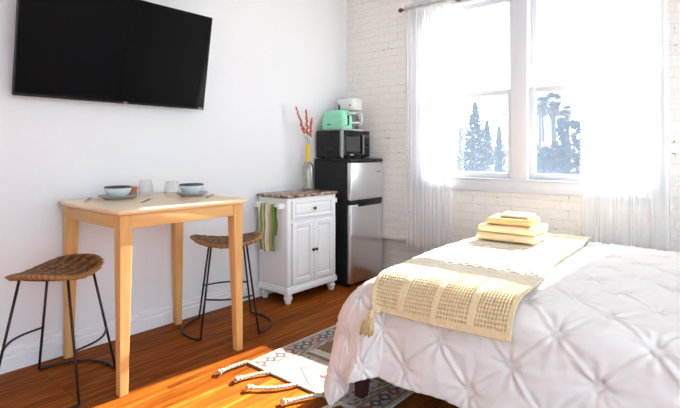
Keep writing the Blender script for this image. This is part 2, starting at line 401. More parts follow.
TXT_PX = Matrix(((0, 0, 1, 0), (1, 0, 0, 0), (0, 1, 0, 0), (0, 0, 0, 1)))       # text standing on a face that looks towards +x
TXT_NY = Matrix(((1, 0, 0, 0), (0, 0, -1, 0), (0, 1, 0, 0), (0, 0, 0, 1)))      # text standing on a face that looks towards -y
text('TCL', .016, E3 @ Matrix.Translation((.002, .02, .002)) @ TXT_PX, 'print', 'brand_mark', tv)
m = MB().box(.0015, .0022, tw - .045, tw - .012, .004, .016); m.xf(E3); m.build('corner_sticker', 'grey_plastic', tv)

# ------------------------------------------------------------------ counter table
TZ = .923; TX0, TX1, TY0, TY1 = -3.078, -2.312, 1.072, 1.876
cx, cy = (TX0 + TX1) / 2, (TY0 + TY1) / 2; hx, hy = (TX1 - TX0) / 2, (TY1 - TY0) / 2
tb = thing('counter_table', 'square light pine counter-height table against the white wall', 'table', (cx, cy, 0))
m = MB(); n = 6
def rrect(x, y, r, z, n=5):
    return [(sx * (x - r) + r * math.cos(a), sy * (y - r) + r * math.sin(a), z) for sx, sy, a0 in ((1, 1, 0), (-1, 1, PI / 2), (-1, -1, PI), (1, -1, 1.5 * PI)) for a in [a0 + k / n * PI / 2 for k in range(n + 1)]]
m.loft([rrect(hx - .010, hy - .010, .02, TZ - .028), rrect(hx - .003, hy - .003, .022, TZ - .022), rrect(hx, hy, .024, TZ - .012), rrect(hx, hy, .024, TZ - .005), rrect(hx - .004, hy - .004, .024, TZ)])
m.build('tabletop', 'pine_top_lit', tb)
IN = .024; az0, az1 = TZ - .100, TZ - .028
for s in (-1, 1):
    MB().bbox(-hx + IN + .05, hx - IN - .05, min(s * (hy - IN - .006), s * (hy - IN - .028)), max(s * (hy - IN - .006), s * (hy - IN - .028)), az0, az1, .003).build('apron', 'pine_x', tb)
for s in (-1, 1):
    MB().bbox(min(s * (hx - IN - .006), s * (hx - IN - .028)), max(s * (hx - IN - .006), s * (hx - IN - .028)), -hy + IN + .05, hy - IN - .05, az0, az1, .003).build('apron', mat_wood('pine_apron', (.70, .37, .12), (.82, .49, .19), .42, 1) if s < 0 else bpy.data.materials['pine_apron'], tb)
for sx in (-1, 1):
    for sy in (-1, 1):
        ox, oy = sx * (hx - IN), sy * (hy - IN)
        def ring(w, z): return [(ox, oy, z), (ox - sx * w, oy, z), (ox - sx * w, oy - sy * w, z), (ox, oy - sy * w, z)]
        l = MB().loft([ring(.043, 0), ring(.066, az0 - .01), ring(.066, TZ - .028)], True, True, False)
        if sx * sy < 0: l.f = [tuple(reversed(f)) for f in l.f]
        l.build('leg', 'pine', tb, bevel=.004)

# ------------------------------------------------------------------ bar stools
def make_stool(label, loc, rz):
    t = thing('bar_stool', label, 'stool', loc, rz, 'woven saddle counter stools')
    # seat: x = long axis with upturned ends
    na, nb = 84, 60; top = []; col = []
    A, B = .245, .180
    def surf(a, b):
        return .606 + .036 * abs(a / A) ** 2.0 - .010 * (b / B) ** 2
    ring = []
    rows = [(-1, 0, 1)]
    def sq(u, v, s):
        # concentric map of the unit disc to a superellipse outline
        r = math.hypot(u, v)
        return u * A * s, v * B * s
    P = np.zeros((31, 96, 3)); C = np.zeros((31, 96, 3))
    for i in range(31):
        for j in range(96):
            th_ = 2 * PI * j / 95
            if i <= 15: rr = i / 15; und = 0
            else: rr = (30 - i) / 15; und = 1
            rr = max(rr, .001)
            ce, se = math.cos(th_), math.sin(th_)
            k = (abs(ce) ** 2.7 + abs(se) ** 2.7) ** (-1 / 2.7)
            a, b = A * rr * ce * k, B * rr * se * k
            edge = max(0, (rr - .86) / .14)
            z = surf(a, b)
            # woven strands running across the seat, beaded
            st = math.sin(a / .019 * PI) * math.cos(b / .028 * PI + PI * (int(math.floor(a / .019)) % 2))
            hgt = .0045 * abs(st) ** .6 + .003 * fbm(a, b, 30, 3)
            shrink = 1 - .035 * edge ** 2 * und
            bump = 1 + (.022 * math.sin(th_ * 46) + .012 * math.sin(th_ * 31)) * (edge > .4)
            zz = z + hgt - .010 * edge ** 2 if not und else z - .024 - hgt + .010 * edge ** 2
            P[i, j] = (a * bump * shrink, b * bump * shrink, zz)
            q = .36 + .42 * st + .85 * fbm(a, b, 55, 9)
            d = min(1, max(0, q)); c0 = np.array((.055, .020, .008)); c1 = np.array((.38, .175, .055))
            if edge > .5: c1 = np.array((.50, .27, .10)); d = .35 + .65 * (.5 + .5 * math.sin(th_ * 46))  # rim strands painted with orange highlights, gaps darker
            C[i, j] = c0 * (1 - d) + c1 * d
    MB().grid(P).build('woven_seat', 'wicker', t, col=C)
    tx, ty, fx, fy = .115, .118, .185, .212
    zt = {}
    for s in (-1, 1):
        # each end: two legs run into one bowed floor loop
        for q in (-1, 1):
            MB().tube([(s * fx, q * fy, .010), (s * tx, q * ty, surf(tx, ty) - .022)], .0068, 8).build('leg', 'iron', t)
        MB().tube(arc((s * fx, -fy, .0078), (s * fx, fy, .0078), (s * .115, 0, 0), 16, .75), .0068, 8).build('floor_loop', 'iron', t)
    for q in (-1, 1):
        f = .25 / .6; x_ = fx + (tx - fx) * f; y_ = fy + (ty - fy) * f
        MB().tube(arc((-x_, q * y_, .25), (x_, q * y_, .25), (0, q * .045, 0), 12), .0058, 8).build('stretcher', 'iron', t)
    # thin iron hoop under the seat that the legs are welded to
    MB().tube([(tx * math.cos(a) * 1.35, ty * math.sin(a) * 1.35, surf(tx * math.cos(a) * 1.35, 0) - .03) for a in [2 * PI * k / 24 for k in range(25)]], .005, 6).build('seat_ring', 'iron', t)
    return t
make_stool('woven seagrass stool on black iron legs at the near left end of the pine table', (-2.687, .94, 0), math.atan2(.7649, -.6441))
make_stool('woven seagrass stool on black iron legs between the pine table and the white cart', (-2.7245, 2.027, 0), math.atan2(.845, .535))

# ------------------------------------------------------------------ table setting
def plate(x, y, r, label):
    return tag(MB().lathe([(.001, .004), (r * .6, .004), (r * .62, 0), (r * .68, 0), (r * .7, .006), (r * .95, .017), (r, .021), (r * .985, .023), (r * .7, .011), (r * .6, .008), (.001, .008)], n=36).build('dinner_plate', 'plate', None, (x, y, TZ)), label, 'plate', 'plates on the table')
def bowl(x, y, r, h, label):
    t = thing('bowl', label, 'bowl', (x, y, TZ + .0095), 0, 'bowls on the table')
    pr = [(.001, .004), (r * .5, .004), (r * .52, 0), (r * .6, 0), (r * .62, .006)]
    outer = [(r * (.62 + .38 * (1 - (1 - k / 8) ** 2.2)), .006 + (h - .012) * (k / 8)) for k in range(1, 9)]
    inner = [(q - .006, max(z, .012) - .0005) for q, z in reversed(outer)]
    MB().lathe(pr + outer + inner + [(r * .5, .012), (.001, .011)], n=40).build('body', 'ceramic', t)
    MB().lathe([(r, h - .0065), (r + .0025, h - .004), (r + .002, h + .001), (r - .002, h + .003), (r - .0075, h + .001), (r - .0075, h - .0065)], n=40).build('rim', 'rim', t)
    return t
plate(-2.905, 1.352, .116, 'grey plate under the bowl at the left of the pine table')
bowl(-2.905, 1.352, .076, .064, 'pale blue bowl with dark rim at the left of the pine table')
plate(-2.742, 1.757, .104, 'grey plate under the bowl at the right end of the pine table')
bowl(-2.752, 1.762, .076, .064, 'pale blue bowl with dark rim at the right end of the pine table')
def tumbler(x, y, label):
    h = .105; pr = [(.001, .001), (.026, 0), (.034, .004)]
    outer = [((.034, .041, .0445, .046, .0455, .0445, .043, .041, .039, .0372, .0355)[k], .004 + (h - .004) * k / 10) for k in range(1, 11)]
    inner = [(q - .0018, z) for q, z in reversed(outer)]
    t = tag(MB().lathe(pr + outer + inner + [(.030, .012), (.001, .011)], n=32).build('stemless_glass', 'glass', None, (x, y, TZ)), label, 'glass', 'drinking glasses on the table')
tumbler(-2.93, 1.540, 'clear stemless glass close beside the left bowl')
tumbler(-2.72, 1.600, 'clear stemless glass in the middle of the table, nearer the right bowl')
vt = tag(MB().lathe([(.001, 0), (.022, 0), (.027, .006), (.030, .02), (.027, .03), (.030, .045), (.034, .062), (.031, .062), (.026, .045), (.022, .03), (.001, .012)], n=10).build('amber_tumbler', 'amber', None, (-2.975, 1.475, TZ)), 'small amber brown glass between the left bowl and a clear glass', 'glass')
def cutlery(kind, x, y, rz, label):
    m = MB()
    if kind == 'knife':
        m.loft([[(a, -w, 0), (a, w, 0), (a, w, .003), (a, -w, .003)] for a, w in ((-.105, .006), (-.09, .0075), (0, .005), (.004, .008), (.09, .008), (.108, .002))])
    else:
        m.loft([[(a, -w, z), (a, w, z), (a, w, z + .0025), (a, -w, z + .0025)] for a, w, z in ((-.095, .006, 0), (-.08, .007, .001), (.02, .003, .006), (.04, .008, .004), (.055, .011, .002), (.066, .011, .002))])
        for q in (-1.5, -.5, .5, 1.5): m.loft([[(a, q * .006 - .0016, z), (a, q * .006 + .0016, z), (a, q * .006 + .0016, z + .002), (a, q * .006 - .0016, z + .002)] for a, z in ((.064, .002), (.085, .003), (.1, .007))])
    return tag(m.build(kind, 'cutlery', None, (x, y, TZ + .0008), None), label, kind), rz
for k, x, y, rz, lb in (('knife', -2.66, 1.40, R(140), 'dark steel knife lying right of the left plate'), ('fork', -2.93, 1.185, R(150), 'steel fork lying left of the left plate'),
                        ('fork', -2.585, 1.785, R(135), 'steel fork lying before the right plate'), ('knife', -2.47, 1.16, R(165), 'steel knife near the near corner of the table')):
    if lb.startswith('steel knife'): continue
    o, a = cutlery(k, x, y, rz, lb); o.rotation_euler = (0, 0, a)

# ------------------------------------------------------------------ kitchen cart
CX0, CX1, CY0, CY1 = -3.075, -2.735, 2.605, 3.185
kc = thing('kitchen_cart', 'white kitchen cart with brown granite top, drawer and two doors', 'kitchen cart', ((CX0 + CX1) / 2, (CY0 + CY1) / 2, 0))
kx, ky = (CX1 - CX0) / 2, (CY1 - CY0) / 2
MB().bbox(-kx - .01, kx + .014, -ky - .018, ky + .018, .838, .864, .004).build('granite_top', 'granite', kc)
m = MB().bbox(-kx, kx - .004, -ky, ky, .12, .838, .003)
m.bbox(kx - .006, kx, -ky, -ky + .045, .12, .838, .002).bbox(kx - .006, kx, ky - .045, ky, .12, .838, .002)
m.build('body', 'white', kc)
m = MB().bbox(-kx - .006, kx + .012, -ky - .012, ky + .012, .078, .118, .006).bbox(-kx - .002, kx + .007, -ky - .007, ky + .007, .115, .132, .006)
m.build('base_moulding', 'white', kc)
for sx in (-1, 1):
    for sy in (-1, 1):
        MB().lathe([(.001, 0), (.021, 0), (.024, .006), (.026, .018), (.036, .042), (.036, .052), (.026, .058), (.031, .064), (.031, .079), (.001, .079)], (sx * (kx - .032) + .008, sy * (ky - .03), 0), 18).build('foot', 'white', kc)
def panel(y0, y1, z0, z1, name, fr):
    m = MB(); x0 = kx - .002
    m.bbox(x0, x0 + .016, y0, y0 + fr, z0, z1, .003).bbox(x0, x0 + .016, y1 - fr, y1, z0, z1, .003)
    m.bbox(x0, x0 + .016, y0 + fr - .003, y1 - fr + .003, z0, z0 + fr, .003).bbox(x0, x0 + .016, y0 + fr - .003, y1 - fr + .003, z1 - fr, z1, .003)
    m.box(x0, x0 + .006, y0 + fr - .004, y1 - fr + .004, z0 + fr - .004, z1 - fr + .004)
    e = .018
    m.loft([[(x0 + d, y0 + fr + q, z0 + fr + q), (x0 + d, y1 - fr - q, z0 + fr + q), (x0 + d, y1 - fr - q, z1 - fr - q), (x0 + d, y0 + fr + q, z1 - fr - q)] for d, q in ((.005, .004), (.013, e))], True, True, False)
    return m.build(name, 'white', kc)
dr = panel(-ky + .045, ky - .045, .668, .815, 'drawer', .026)
def knob(y, z, par): MB().lathe([(.001, 0), (.006, 0), (.005, .01), (.012, .014), (.0135, .021), (.009, .027), (.001, .028)], n=14).xf(Matrix.Translation((kx + .012, y, z)) @ Matrix.Rotation(PI / 2, 4, 'Y')).build('knob', 'iron', par)
knob(0, .742, dr)
d1 = panel(-ky + .045, -.002, .150, .640, 'door', .045); knob(-.018, .40, d1)
d2 = panel(.002, ky - .045, .150, .640, 'door', .045); knob(.018, .40, d2)
for s in (-1, 1):
    tr = MB()
    for x in (-kx + .035, kx - .045):
        tr.bbox(x - .017, x + .017, min(s * ky, s * (ky + .062)), max(s * ky, s * (ky + .062)), .755, .800, .009, 3)
    tr.tube([(-kx + .035, s * (ky + .04), .778), (kx - .045, s * (ky + .04), .778)], .0095, 10).build('towel_bar', 'white', kc)
# striped dish towel over the near bar
STR = [(.86, .80, .66)] * 3 + [(.22, .34, .08)] * 3 + [(.80, .74, .56)] + [(.42, .27, .08)] * 2 + [(.35, .45, .13)] + [(.86, .82, .70)] * 3 + [(.30, .42, .12)] + [(.86, .82, .70)] * 2 + [(.50, .34, .12)] * 2 + [(.20, .34, .09)] * 3
tw0, tw1 = -3.02, -2.83
by = CY0 - .04; n1, n2 = 60, 44
P = np.zeros((n1, n2, 3)); C = np.zeros((n1, n2, 3))
for i in range(n1):
    u = i / (n1 - 1)
    for j in range(n2):
        v = j / (n2 - 1); s = (v - .40) * .64                # length measured over the bar
        rr = .0125
        if abs(s) < rr * PI / 2: y = rr * math.sin(s / rr) * -1; z = rr * math.cos(s / rr); fold = 0
        else: y = -rr if s > 0 else rr; z = -(abs(s) - rr * PI / 2); fold = min(1, abs(z) * 9)
        y *= -1 if False else 1
        wav = .007 * math.sin(u * 2 * PI * 3.2 + 1.0) + .004 * math.sin(u * 2 * PI * 7)
        y += wav * fold * (1 if s > 0 else .4) - (.004 * fold if s > 0 else -.0)
        x = tw0 + (tw1 - tw0) * (u + .03 * math.sin(z * 30) * fold)
        P[i, j] = (x, y, z + (.010 * math.sin(u * 9) * (v > .97)))
        c = STR[min(len(STR) - 1, int(u * len(STR)))]
        C[i, j] = np.array(c) * (1 + .1 * fbm(u, v, 20))
P[:, :, 0] -= -2.94
tag(MB().grid(P).build('dish_towel', 'stripe', None, (-2.94, by, .778), col=C, solid=.003), 'green and cream striped dish towel hanging on the cart', 'towel')

# bottle vase with dried flowers
VXY = (-2.955, 3.065, .8645)
bv = thing('bottle_vase', 'clear glass bottle vase with yellow neck on the cart', 'vase', VXY)
body = [(.001, .002), (.047, 0), (.052, .006), (.053, .02), (.053, .19), (.050, .213), (.040, .235), (.026, .25), (.0195, .262)]
MB().lathe(body + [(q - .003, z) for q, z in reversed(body[3:])] + [(.047, .012), (.001, .010)], n=28).build('glass_body', 'bottle_glass', bv)
MB().lathe([(.0195, .258), (.021, .262), (.0205, .395), (.0215, .398), (.0215, .410), (.017, .410), (.017, .262)], n=24).build('neck', 'yellow', bv)
FT = [(-.085, -.055, .725, 'leftmost red dried flower stem leaning left in the bottle vase'), (-.012, -.025, .70, 'upright red dried flower stem in the middle of the bottle vase'), (.030, .040, .635, 'rightmost red dried flower stem leaning right in the bottle vase')]
# sideways directions are measured along the picture of the vase from the room: u to the right, w away
for k, (du, dw, zt_, lb) in enumerate(FT):
    du *= 1.15
    ux, uy = .765, .644
    tip = Vector((ux * du - uy * dw, uy * du + ux * dw, zt_)); bd = ((-.7, -.7), (.55, -.55), (.7, .7), (-.55, .75))[k]; b0 = Vector((-.02 * bd[0], -.02 * bd[1], .03)) * 1.0; nk = Vector((bd[0] * .011, bd[1] * .011, .395))
    fs = thing('flower_stem', lb, 'dried flower', (VXY[0], VXY[1], VXY[2] + .012), 0, 'dried flower stems in the bottle vase')
    pts = [b0.lerp(nk, q / 4) + Vector((-bd[1], bd[0], 0)) * .012 * math.sin(PI * q / 4) for q in range(5)] + [nk.lerp(tip, q / 6) + Vector((0, 0, .012 * math.sin(PI * q / 6))) for q in range(1, 7)]
    MB().tube(pts, .0016, 5).build('stalk', 'stem', fs)
    fl = MB(); rg = random.Random(k)
    for q in range(48):
        f = .30 + .70 * q / 47; p = nk.lerp(tip, f) + Vector((0, 0, .012 * math.sin(PI * f)))
        r_ = .0115 * (1.1 - .5 * f)
        fl.sphere(p + Vector((rg.uniform(-1, 1), rg.uniform(-1, 1), rg.uniform(-.6, .6))) * .010 * (1.1 - .5 * f), r_ * rg.uniform(.6, 1.05), 6, 1.2)
    fl.build('blossoms', 'flower', fs)
    if k == 1:
        lf = MB()
        for q in range(5):
            f = .02 + .07 * q; p = nk.lerp(tip, f); a = q * 2.4
            d = Vector((math.cos(a), math.sin(a), .9)).normalized(); e = d.cross(Vector((0, 0, 1))).normalized() * .007
            lf.add([p, p + d * .018 + e, p + d * .04, p + d * .018 - e], [(0, 1, 2, 3)])
        lf.build('leaves', 'stem', fs)

# wall outlet
wo = thing('wall_outlet', 'white wall outlet beside the cart above the baseboard', 'outlet', (WX, 2.50, .395))
MB().bbox(0, .007, -.036, .036, -.058, .058, .003).build('cover_plate', 'white_plastic', wo)
for s in (-1, 1):
    so = MB().lathe([(.001, 0), (.0165, 0), (.0165, .0025), (.001, .0025)], n=18).xf(Matrix.Translation((.0065, 0, s * .021)) @ Matrix.Rotation(PI / 2, 4, 'Y')).build('socket', 'white_plastic', wo)
    MB().box(.0088, .0094, -.007, -.005, s * .021 - .002, s * .021 + .006).box(.0088, .0094, .005, .007, s * .021 - .002, s * .021 + .006).build('slots', 'dark_print', so)

# ------------------------------------------------------------------ refrigerator
FX0, FX1, FY_0, FY_1 = -3.08, -2.635, 3.282, 3.765
fr = thing('refrigerator', 'compact two-door refrigerator with steel doors and black sides in the corner', 'refrigerator', ((FX0 + FX1) / 2, (FY_0 + FY_1) / 2, 0))
fx, fy = (FX1 - FX0) / 2, (FY_1 - FY_0) / 2
MB().bbox(-fx, fx - .055, -fy, fy, .03, 1.117, .006).build('cabinet', 'black', fr)
MB().bbox(-fx, fx + .002, -fy - .002, fy + .002, 1.115, 1.145, .006).build('top_cover', 'black', fr)
def fdoor(z0, z1):
    m = MB().bbox(fx - .048, fx, -fy, fy, z0, z1, .009, 3); return m.build('door', 'steel', fr)
u_ = fdoor(.775, 1.112); l_ = fdoor(.035, .735)
for d, z0, z1 in ((u_, .775, 1.112), (l_, .035, .735)): MB().box(fx - .056, fx - .046, -fy + .005, fy - .005, z0 + .004, z1 - .004).build('gasket', 'black', d)
MB().bbox(fx - .05, fx - .004, -fy + .005, fy - .005, .734, .776, .002).build('handle_recess', 'black', fr)
MB().bbox(fx - .02, fx + .010, -fy + .10, fy - .03, .715, .757, .006).build('door_handle', 'black_gloss', l_)
text('Galanz', .017, Matrix.Translation((fx + .0006, fy - .075, 1.015)) @ TXT_PX, 'dark_print', 'brand_mark', u_) if False else MB().box(fx, fx + .0012, fy - .095, fy - .045, 1.018, 1.026).build('badge', 'dark_print', u_)
for sx in (-1, 1):
    for sy in (-1, 1): MB().lathe([(.001, 0), (.018, 0), (.018, .032), (.001, .032)], (sx * (fx - .07), sy * (fy - .05), 0), 14).build('foot', 'black', fr)

# microwave
MX0, MX1, MY0, MY1 = -3.06, -2.752, 3.290, 3.712; MZ0, MZ1 = 1.145, 1.404
mw = thing('microwave', 'black countertop microwave on top of the refrigerator', 'microwave', ((MX0 + MX1) / 2, (MY0 + MY1) / 2, MZ0))
mx, my, mz = (MX1 - MX0) / 2, (MY1 - MY0) / 2, MZ1 - MZ0
MB().bbox(-mx, mx - .025, -my, my, .013, mz, .004).build('case', 'black', mw)
for sx in (-1, 1):
    for sy in (-1, 1): MB().lathe([(.001, 0), (.013, 0), (.013, .014), (.001, .014)], (sx * (mx - .05), sy * (my - .05), 0), 12).build('foot', 'black', mw)
v = MB()
for k in range(5): v.box(-mx + .06 + k * .030, -mx + .076 + k * .030, -my - .0008, -my + .002, .075, .105)
v.build('vent_slots', 'black_gloss', mw)
dm = MB().bbox(mx - .026, mx, -my, my - .092, .014, mz, .003).build('door', 'black_gloss', mw)
MB().bbox(mx - .022, mx + .0025, -my - .001, -my + .028, .014, mz, .003).build('door_edge', 'silver_plastic', dm)
MB().box(mx - .002, mx + .0010, -my + .06, my - .155, .065, mz - .055).build('window', 'mw_glass', dm)
MB().bbox(mx - .002, mx + .018, my - .120, my - .104, .04, mz - .04, .005).build('handle', 'grey_plastic', dm)
text('BELLA', .016, Matrix.Translation((mx + .0006, -.055, .028)) @ TXT_PX, 'print', 'brand_mark', dm) if False else MB().box(mx, mx + .001, -.085, -.035, .03, .040).build('brand_mark', 'print', dm)
cp = MB().bbox(mx - .026, mx, my - .091, my, .014, mz, .003).build('control_panel', 'black_gloss', mw)
MB().box(mx, mx + .0008, my - .078, my - .015, mz - .06, mz - .03).build('display', 'mw_glass', cp)
bt = MB()
for a in range(3):
    for b in range(4): bt.bbox(mx - .001, mx + .0012, my - .078 + a * .022, my - .062 + a * .022, .04 + b * .03, .058 + b * .03, .001)
bt.build('keypad', 'black', cp)

# toaster
to = thing('toaster', 'mint green two-slot toaster on top of the microwave', 'toaster', (-2.885, 3.385, MZ1), R(0))
def tring(w, d, z, r): return [(p[0], p[1], p[2]) for p in rrect(w, d, r, z, 6)]
tl, tdp = .135, .078
MB().loft([tring(tl - .004, tdp - .004, .012, .03), tring(tl, tdp, .018, .034), tring(tl - .001, tdp, .09, .034), tring(tl - .006, tdp - .003, .130, .036), tring(tl - .014, tdp - .010, .152, .04), tring(tl - .026, tdp - .02, .166, .036), tring(tl - .045, tdp - .036, .173, .03)]).build('shell', 'mint', to)
MB().loft([tring(tl - .010, tdp - .010, .004, .03), tring(tl - .008, tdp - .008, .014, .03)]).build('base', 'white_plastic', to)
for sx in (-1, 1):
    for sy in (-1, 1): MB().lathe([(.001, 0), (.009, 0), (.009, .006), (.001, .006)], (sx * (tl - .04), sy * (tdp - .03), 0), 10).build('foot', 'black', to)
for s in (-1, 1): MB().box(-.085, .085, s * .024 - .010, s * .024 + .010, .170, .1738).build('slot', 'iron', to)
MB().box(tl - .006, tl + .0015, -.010, .010, .045, .145).build('lever_track', 'black', to)
MB().bbox(tl, tl + .020, -.022, .022, .125, .140, .005).build('lever', 'chrome', to)
kn = MB().lathe([(.001, 0), (.014, 0), (.013, .014), (.001, .015)], n=16).xf(Matrix.Translation((tl - .002, -.038, .05)) @ Matrix.Rotation(PI / 2, 4, 'Y')).build('dial', 'chrome', to)
MB().box(-.055, -.012, -tdp - .0006, -tdp + .003, .045, .055).build('brand_mark', 'dark_print', to)
to.scale = (1, 1, 1.09)
# coffee maker
cm = thing('coffee_maker', 'white drip coffee maker behind the mint toaster', 'coffee maker', (-2.905, 3.60, MZ1))
MB().bbox(-.115, .105, -.078, .078, 0, .022, .010, 3).build('base', 'white_plastic', cm)
MB().lathe([(.001, .022), (.058, .022), (.058, .026), (.001, .026)], (.040, 0, 0), 24).build('warming_plate', 'iron', cm)
MB().bbox(-.115, -.035, -.076, .076, .02, .225, .012, 3).build('water_tank', 'white_plastic', cm)
MB().bbox(-.085, -.060, -.0775, -.070, .06, .29, .003).build('level_window', 'dark_print', cm)
MB().loft([[(p[0] - .005, p[1], p[2]) for p in rrect(a, b, .04, z, 6)] for a, b, z in ((.100, .070, .212), (.106, .076, .218), (.109, .078, .29), (.107, .077, .315), (.098, .068, .325))]).build('brew_head', 'white_plastic', cm)
MB().bbox(-.11, .09, -.067, .067, .322, .332, .004).build('lid', 'white_plastic', cm)
MB().box(.05, .075, -.0785, -.076, .255, .265).build('brand_mark', 'dark_print', cm)
ca = thing('glass_carafe', 'glass coffee carafe with white handle in the coffee maker', 'carafe', (-2.865, 3.60, MZ1 + .0262))
MB().lathe([(.001, .001), (.046, 0), (.052, .006), (.060, .03), (.061, .06), (.055, .10), (.044, .135), (.042, .15), (.040, .15), (.042, .135), (.053, .10), (.059, .06), (.058, .03), (.05, .009), (.001, .006)], n=28).build('jug', 'carafe_glass', ca)
MB().lathe([(.043, .146), (.046, .150), (.046, .166), (.036, .172), (.001, .174)], n=24).build('lid', 'white_plastic', ca)
MB().tube([(.040, 0, .158), (.075, 0, .160), (.100, 0, .145), (.108, 0, .11), (.104, 0, .07), (.090, 0, .04), (.062, 0, .034)], [.009, .010, .0115, .012, .011, .010, .008], 10).build('handle', 'white_plastic', ca)
MB().lathe([(.0612, .052), (.0625, .054), (.0625, .066), (.0612, .068)], n=28).build('band', 'white_plastic', ca)

cm.scale = (1, 1, .95); ca.scale = (1, 1, .95); ca.location.z = MZ1 + .0249
# ------------------------------------------------------------------ rug
RX0, RX1, RY0, RY1 = -2.155, -1.26, 1.738, 3.25
ni, nj = 150, 250
P = np.zeros((ni, nj, 3)); C = np.zeros((ni, nj, 3))
cream = np.array((.80, .74, .66)); brown = np.array((.33, .21, .12)); grey = np.array((.18, .17, .20)); red = np.array((.42, .14, .12)); pale = np.array((.62, .57, .52)); pink = np.array((.34, .19, .16))
rg = np.random.default_rng(4)
W, Ln = RX1 - RX0, RY1 - RY0
def tri(t): return abs((t % 1) - .5) * 2
for i in range(ni):
    a = i / (ni - 1) * W
    for j in range(nj):
        b = j / (nj - 1) * Ln
        e = min(a, W - a); z = .010 + .0015 * fbm(a, b, 6)
        n_ = fbm(a, b, 60, 2); n2_ = fbm(a, b, 14, 5)
        along = b if e < .17 else b
        if e < .022: c = cream
        elif e < .125:                                       # woven border: row of serrated diamonds
            q = abs(e - .075) / .045 + tri(along / .075) * .9
            c = pale
            if q < .95: c = grey if int(along / .075) % 3 else red
            if q < .38: c = cream
            if e > .112 or e < .034: c = brown * 1.3
        elif e < .165:
            c = pale if (int(along / .04) + int(e / .013)) % 3 else pink
        else:
            t_ = b % .62
            if t_ < .30:                                     # pale field with faint medallions
                x_ = (a - W / 2) / .20; y_ = (t_ - .15) / .13; d = abs(x_) + abs(y_)
                c = pale
                if .78 < d < .92: c = pink * .5
                if .42 < d < .50: c = grey * .7
                if d < .18: c = red * .6
                if abs(x_) > 1 and (tri(b / .05) + tri(a / .05)) < .5: c = pink
            elif t_ < .33: c = brown
            elif t_ < .39: c = cream
            elif t_ < .56:
                c = brown * (1.25 if (int(a / .018) + int(b / .014)) % 2 else .75)
            else: c = cream if int(a / .03) % 2 else grey * 1.3
        if j < 4: c = cream * .97
        k = 1 + .28 * n_ + .16 * n2_
        C[i, j] = np.clip(np.array(c) * k * .66, 0, 1)
        P[i, j] = (a - W / 2, b - Ln / 2, z)
rugt = thing('area_rug', 'patterned cream and brown woven rug lying half under the bed', 'rug', ((RX0 + RX1) / 2, (RY0 + RY1) / 2, 0))
MB().grid(P).build('pile', 'rug', rugt, col=C, solid=.009)
rc = Vector(rugt.location)
for (ax, ay), (bx, by_) in (((-2.150, 1.745), (-2.165, 1.575)), ((-1.950, 1.742), (-2.020, 1.585)), ((-1.745, 1.742), (-1.895, 1.560)), ((-1.575, 1.742), (-1.660, 1.585)), ((-1.46, 1.742), (-1.485, 1.60)), ((-1.32, 1.742), (-1.315, 1.58))):
    p, q = Vector((ax, ay, .011)) - rc, Vector((bx, by_, .011)) - rc
    d = (q - p); L_ = d.length; d.normalize(); s = Vector((-d.y, d.x, 0)); m = MB()
    wob = rnd.uniform(-.02, .02)
    for k in range(3):                                       # three-strand plait
        pts = []
        for i in range(37):
            f = i / 36; ph = f * L_ / .030 * 2 * PI * .5 + k * 2 * PI / 3
            pts.append(p + d * (L_ * f) + s * (math.sin(ph) * .0062 + wob * math.sin(PI * f)) + Vector((0, 0, .0035 + .0045 * math.sin(2 * ph))))
        m.tube(pts, .0050, 6)
    m.sphere(q + Vector((0, 0, .006)), .0125, 10)
    for k in range(26):
        a = rnd.uniform(-.85, .85); dd = (d * math.cos(a) + s * math.sin(a)); l = rnd.uniform(.022, .04)
        m.tube([q + dd * .008 + Vector((0, 0, .004)), q + dd * (l * .5) + Vector((0, 0, rnd.uniform(.004, .018))), q + dd * l + Vector((0, 0, rnd.uniform(-.006, .008)))], .0026, 4)
    m.build('tassel', 'rope', rugt)

# ------------------------------------------------------------------ bed
BX0, BX1, BY0, BY1 = -1.465, .72, 1.80, 3.38
bed = thing('bed_frame', 'low bed frame with dark red wooden legs under the white duvet', 'bed', ((BX0 + BX1) / 2, (BY0 + BY1) / 2, 0))
ex, ey = (BX1 - BX0) / 2, (BY1 - BY0) / 2
for sx in (-1, 1):
    for sy in (-1, 1):
        ox, oy = sx * (ex - .035), sy * (ey - .06)
        MB().loft([[(ox + a * w - sx * z * .08, oy + b * w, z) for a, b in ((-1, -1), (1, -1), (1, 1), (-1, 1))] for w, z in ((.024, .0112 if sx < 0 else 0), (.034, .20), (.034, .30))], True, True, False).build('leg', 'bedwood', bed, bevel=.003)
for s in (-1, 1): MB().bbox(-ex + .01, ex - .01, min(s * (ey - .02), s * (ey - .05)), max(s * (ey - .02), s * (ey - .05)), .20, .30, .004).build('side_rail', 'bedwood', bed)
for s in (-1, 1): MB().bbox(min(s * (ex - .005), s * (ex - .035)), max(s * (ex - .005), s * (ex - .035)), -ey + .05, ey - .05, .20, .30, .004).build('end_rail', 'bedwood', bed)
MB().bbox(-ex + .13, ex - .02, -ey + .08, ey - .08, .295, .545, .05, 4).build('mattress', 'mattress', bed)

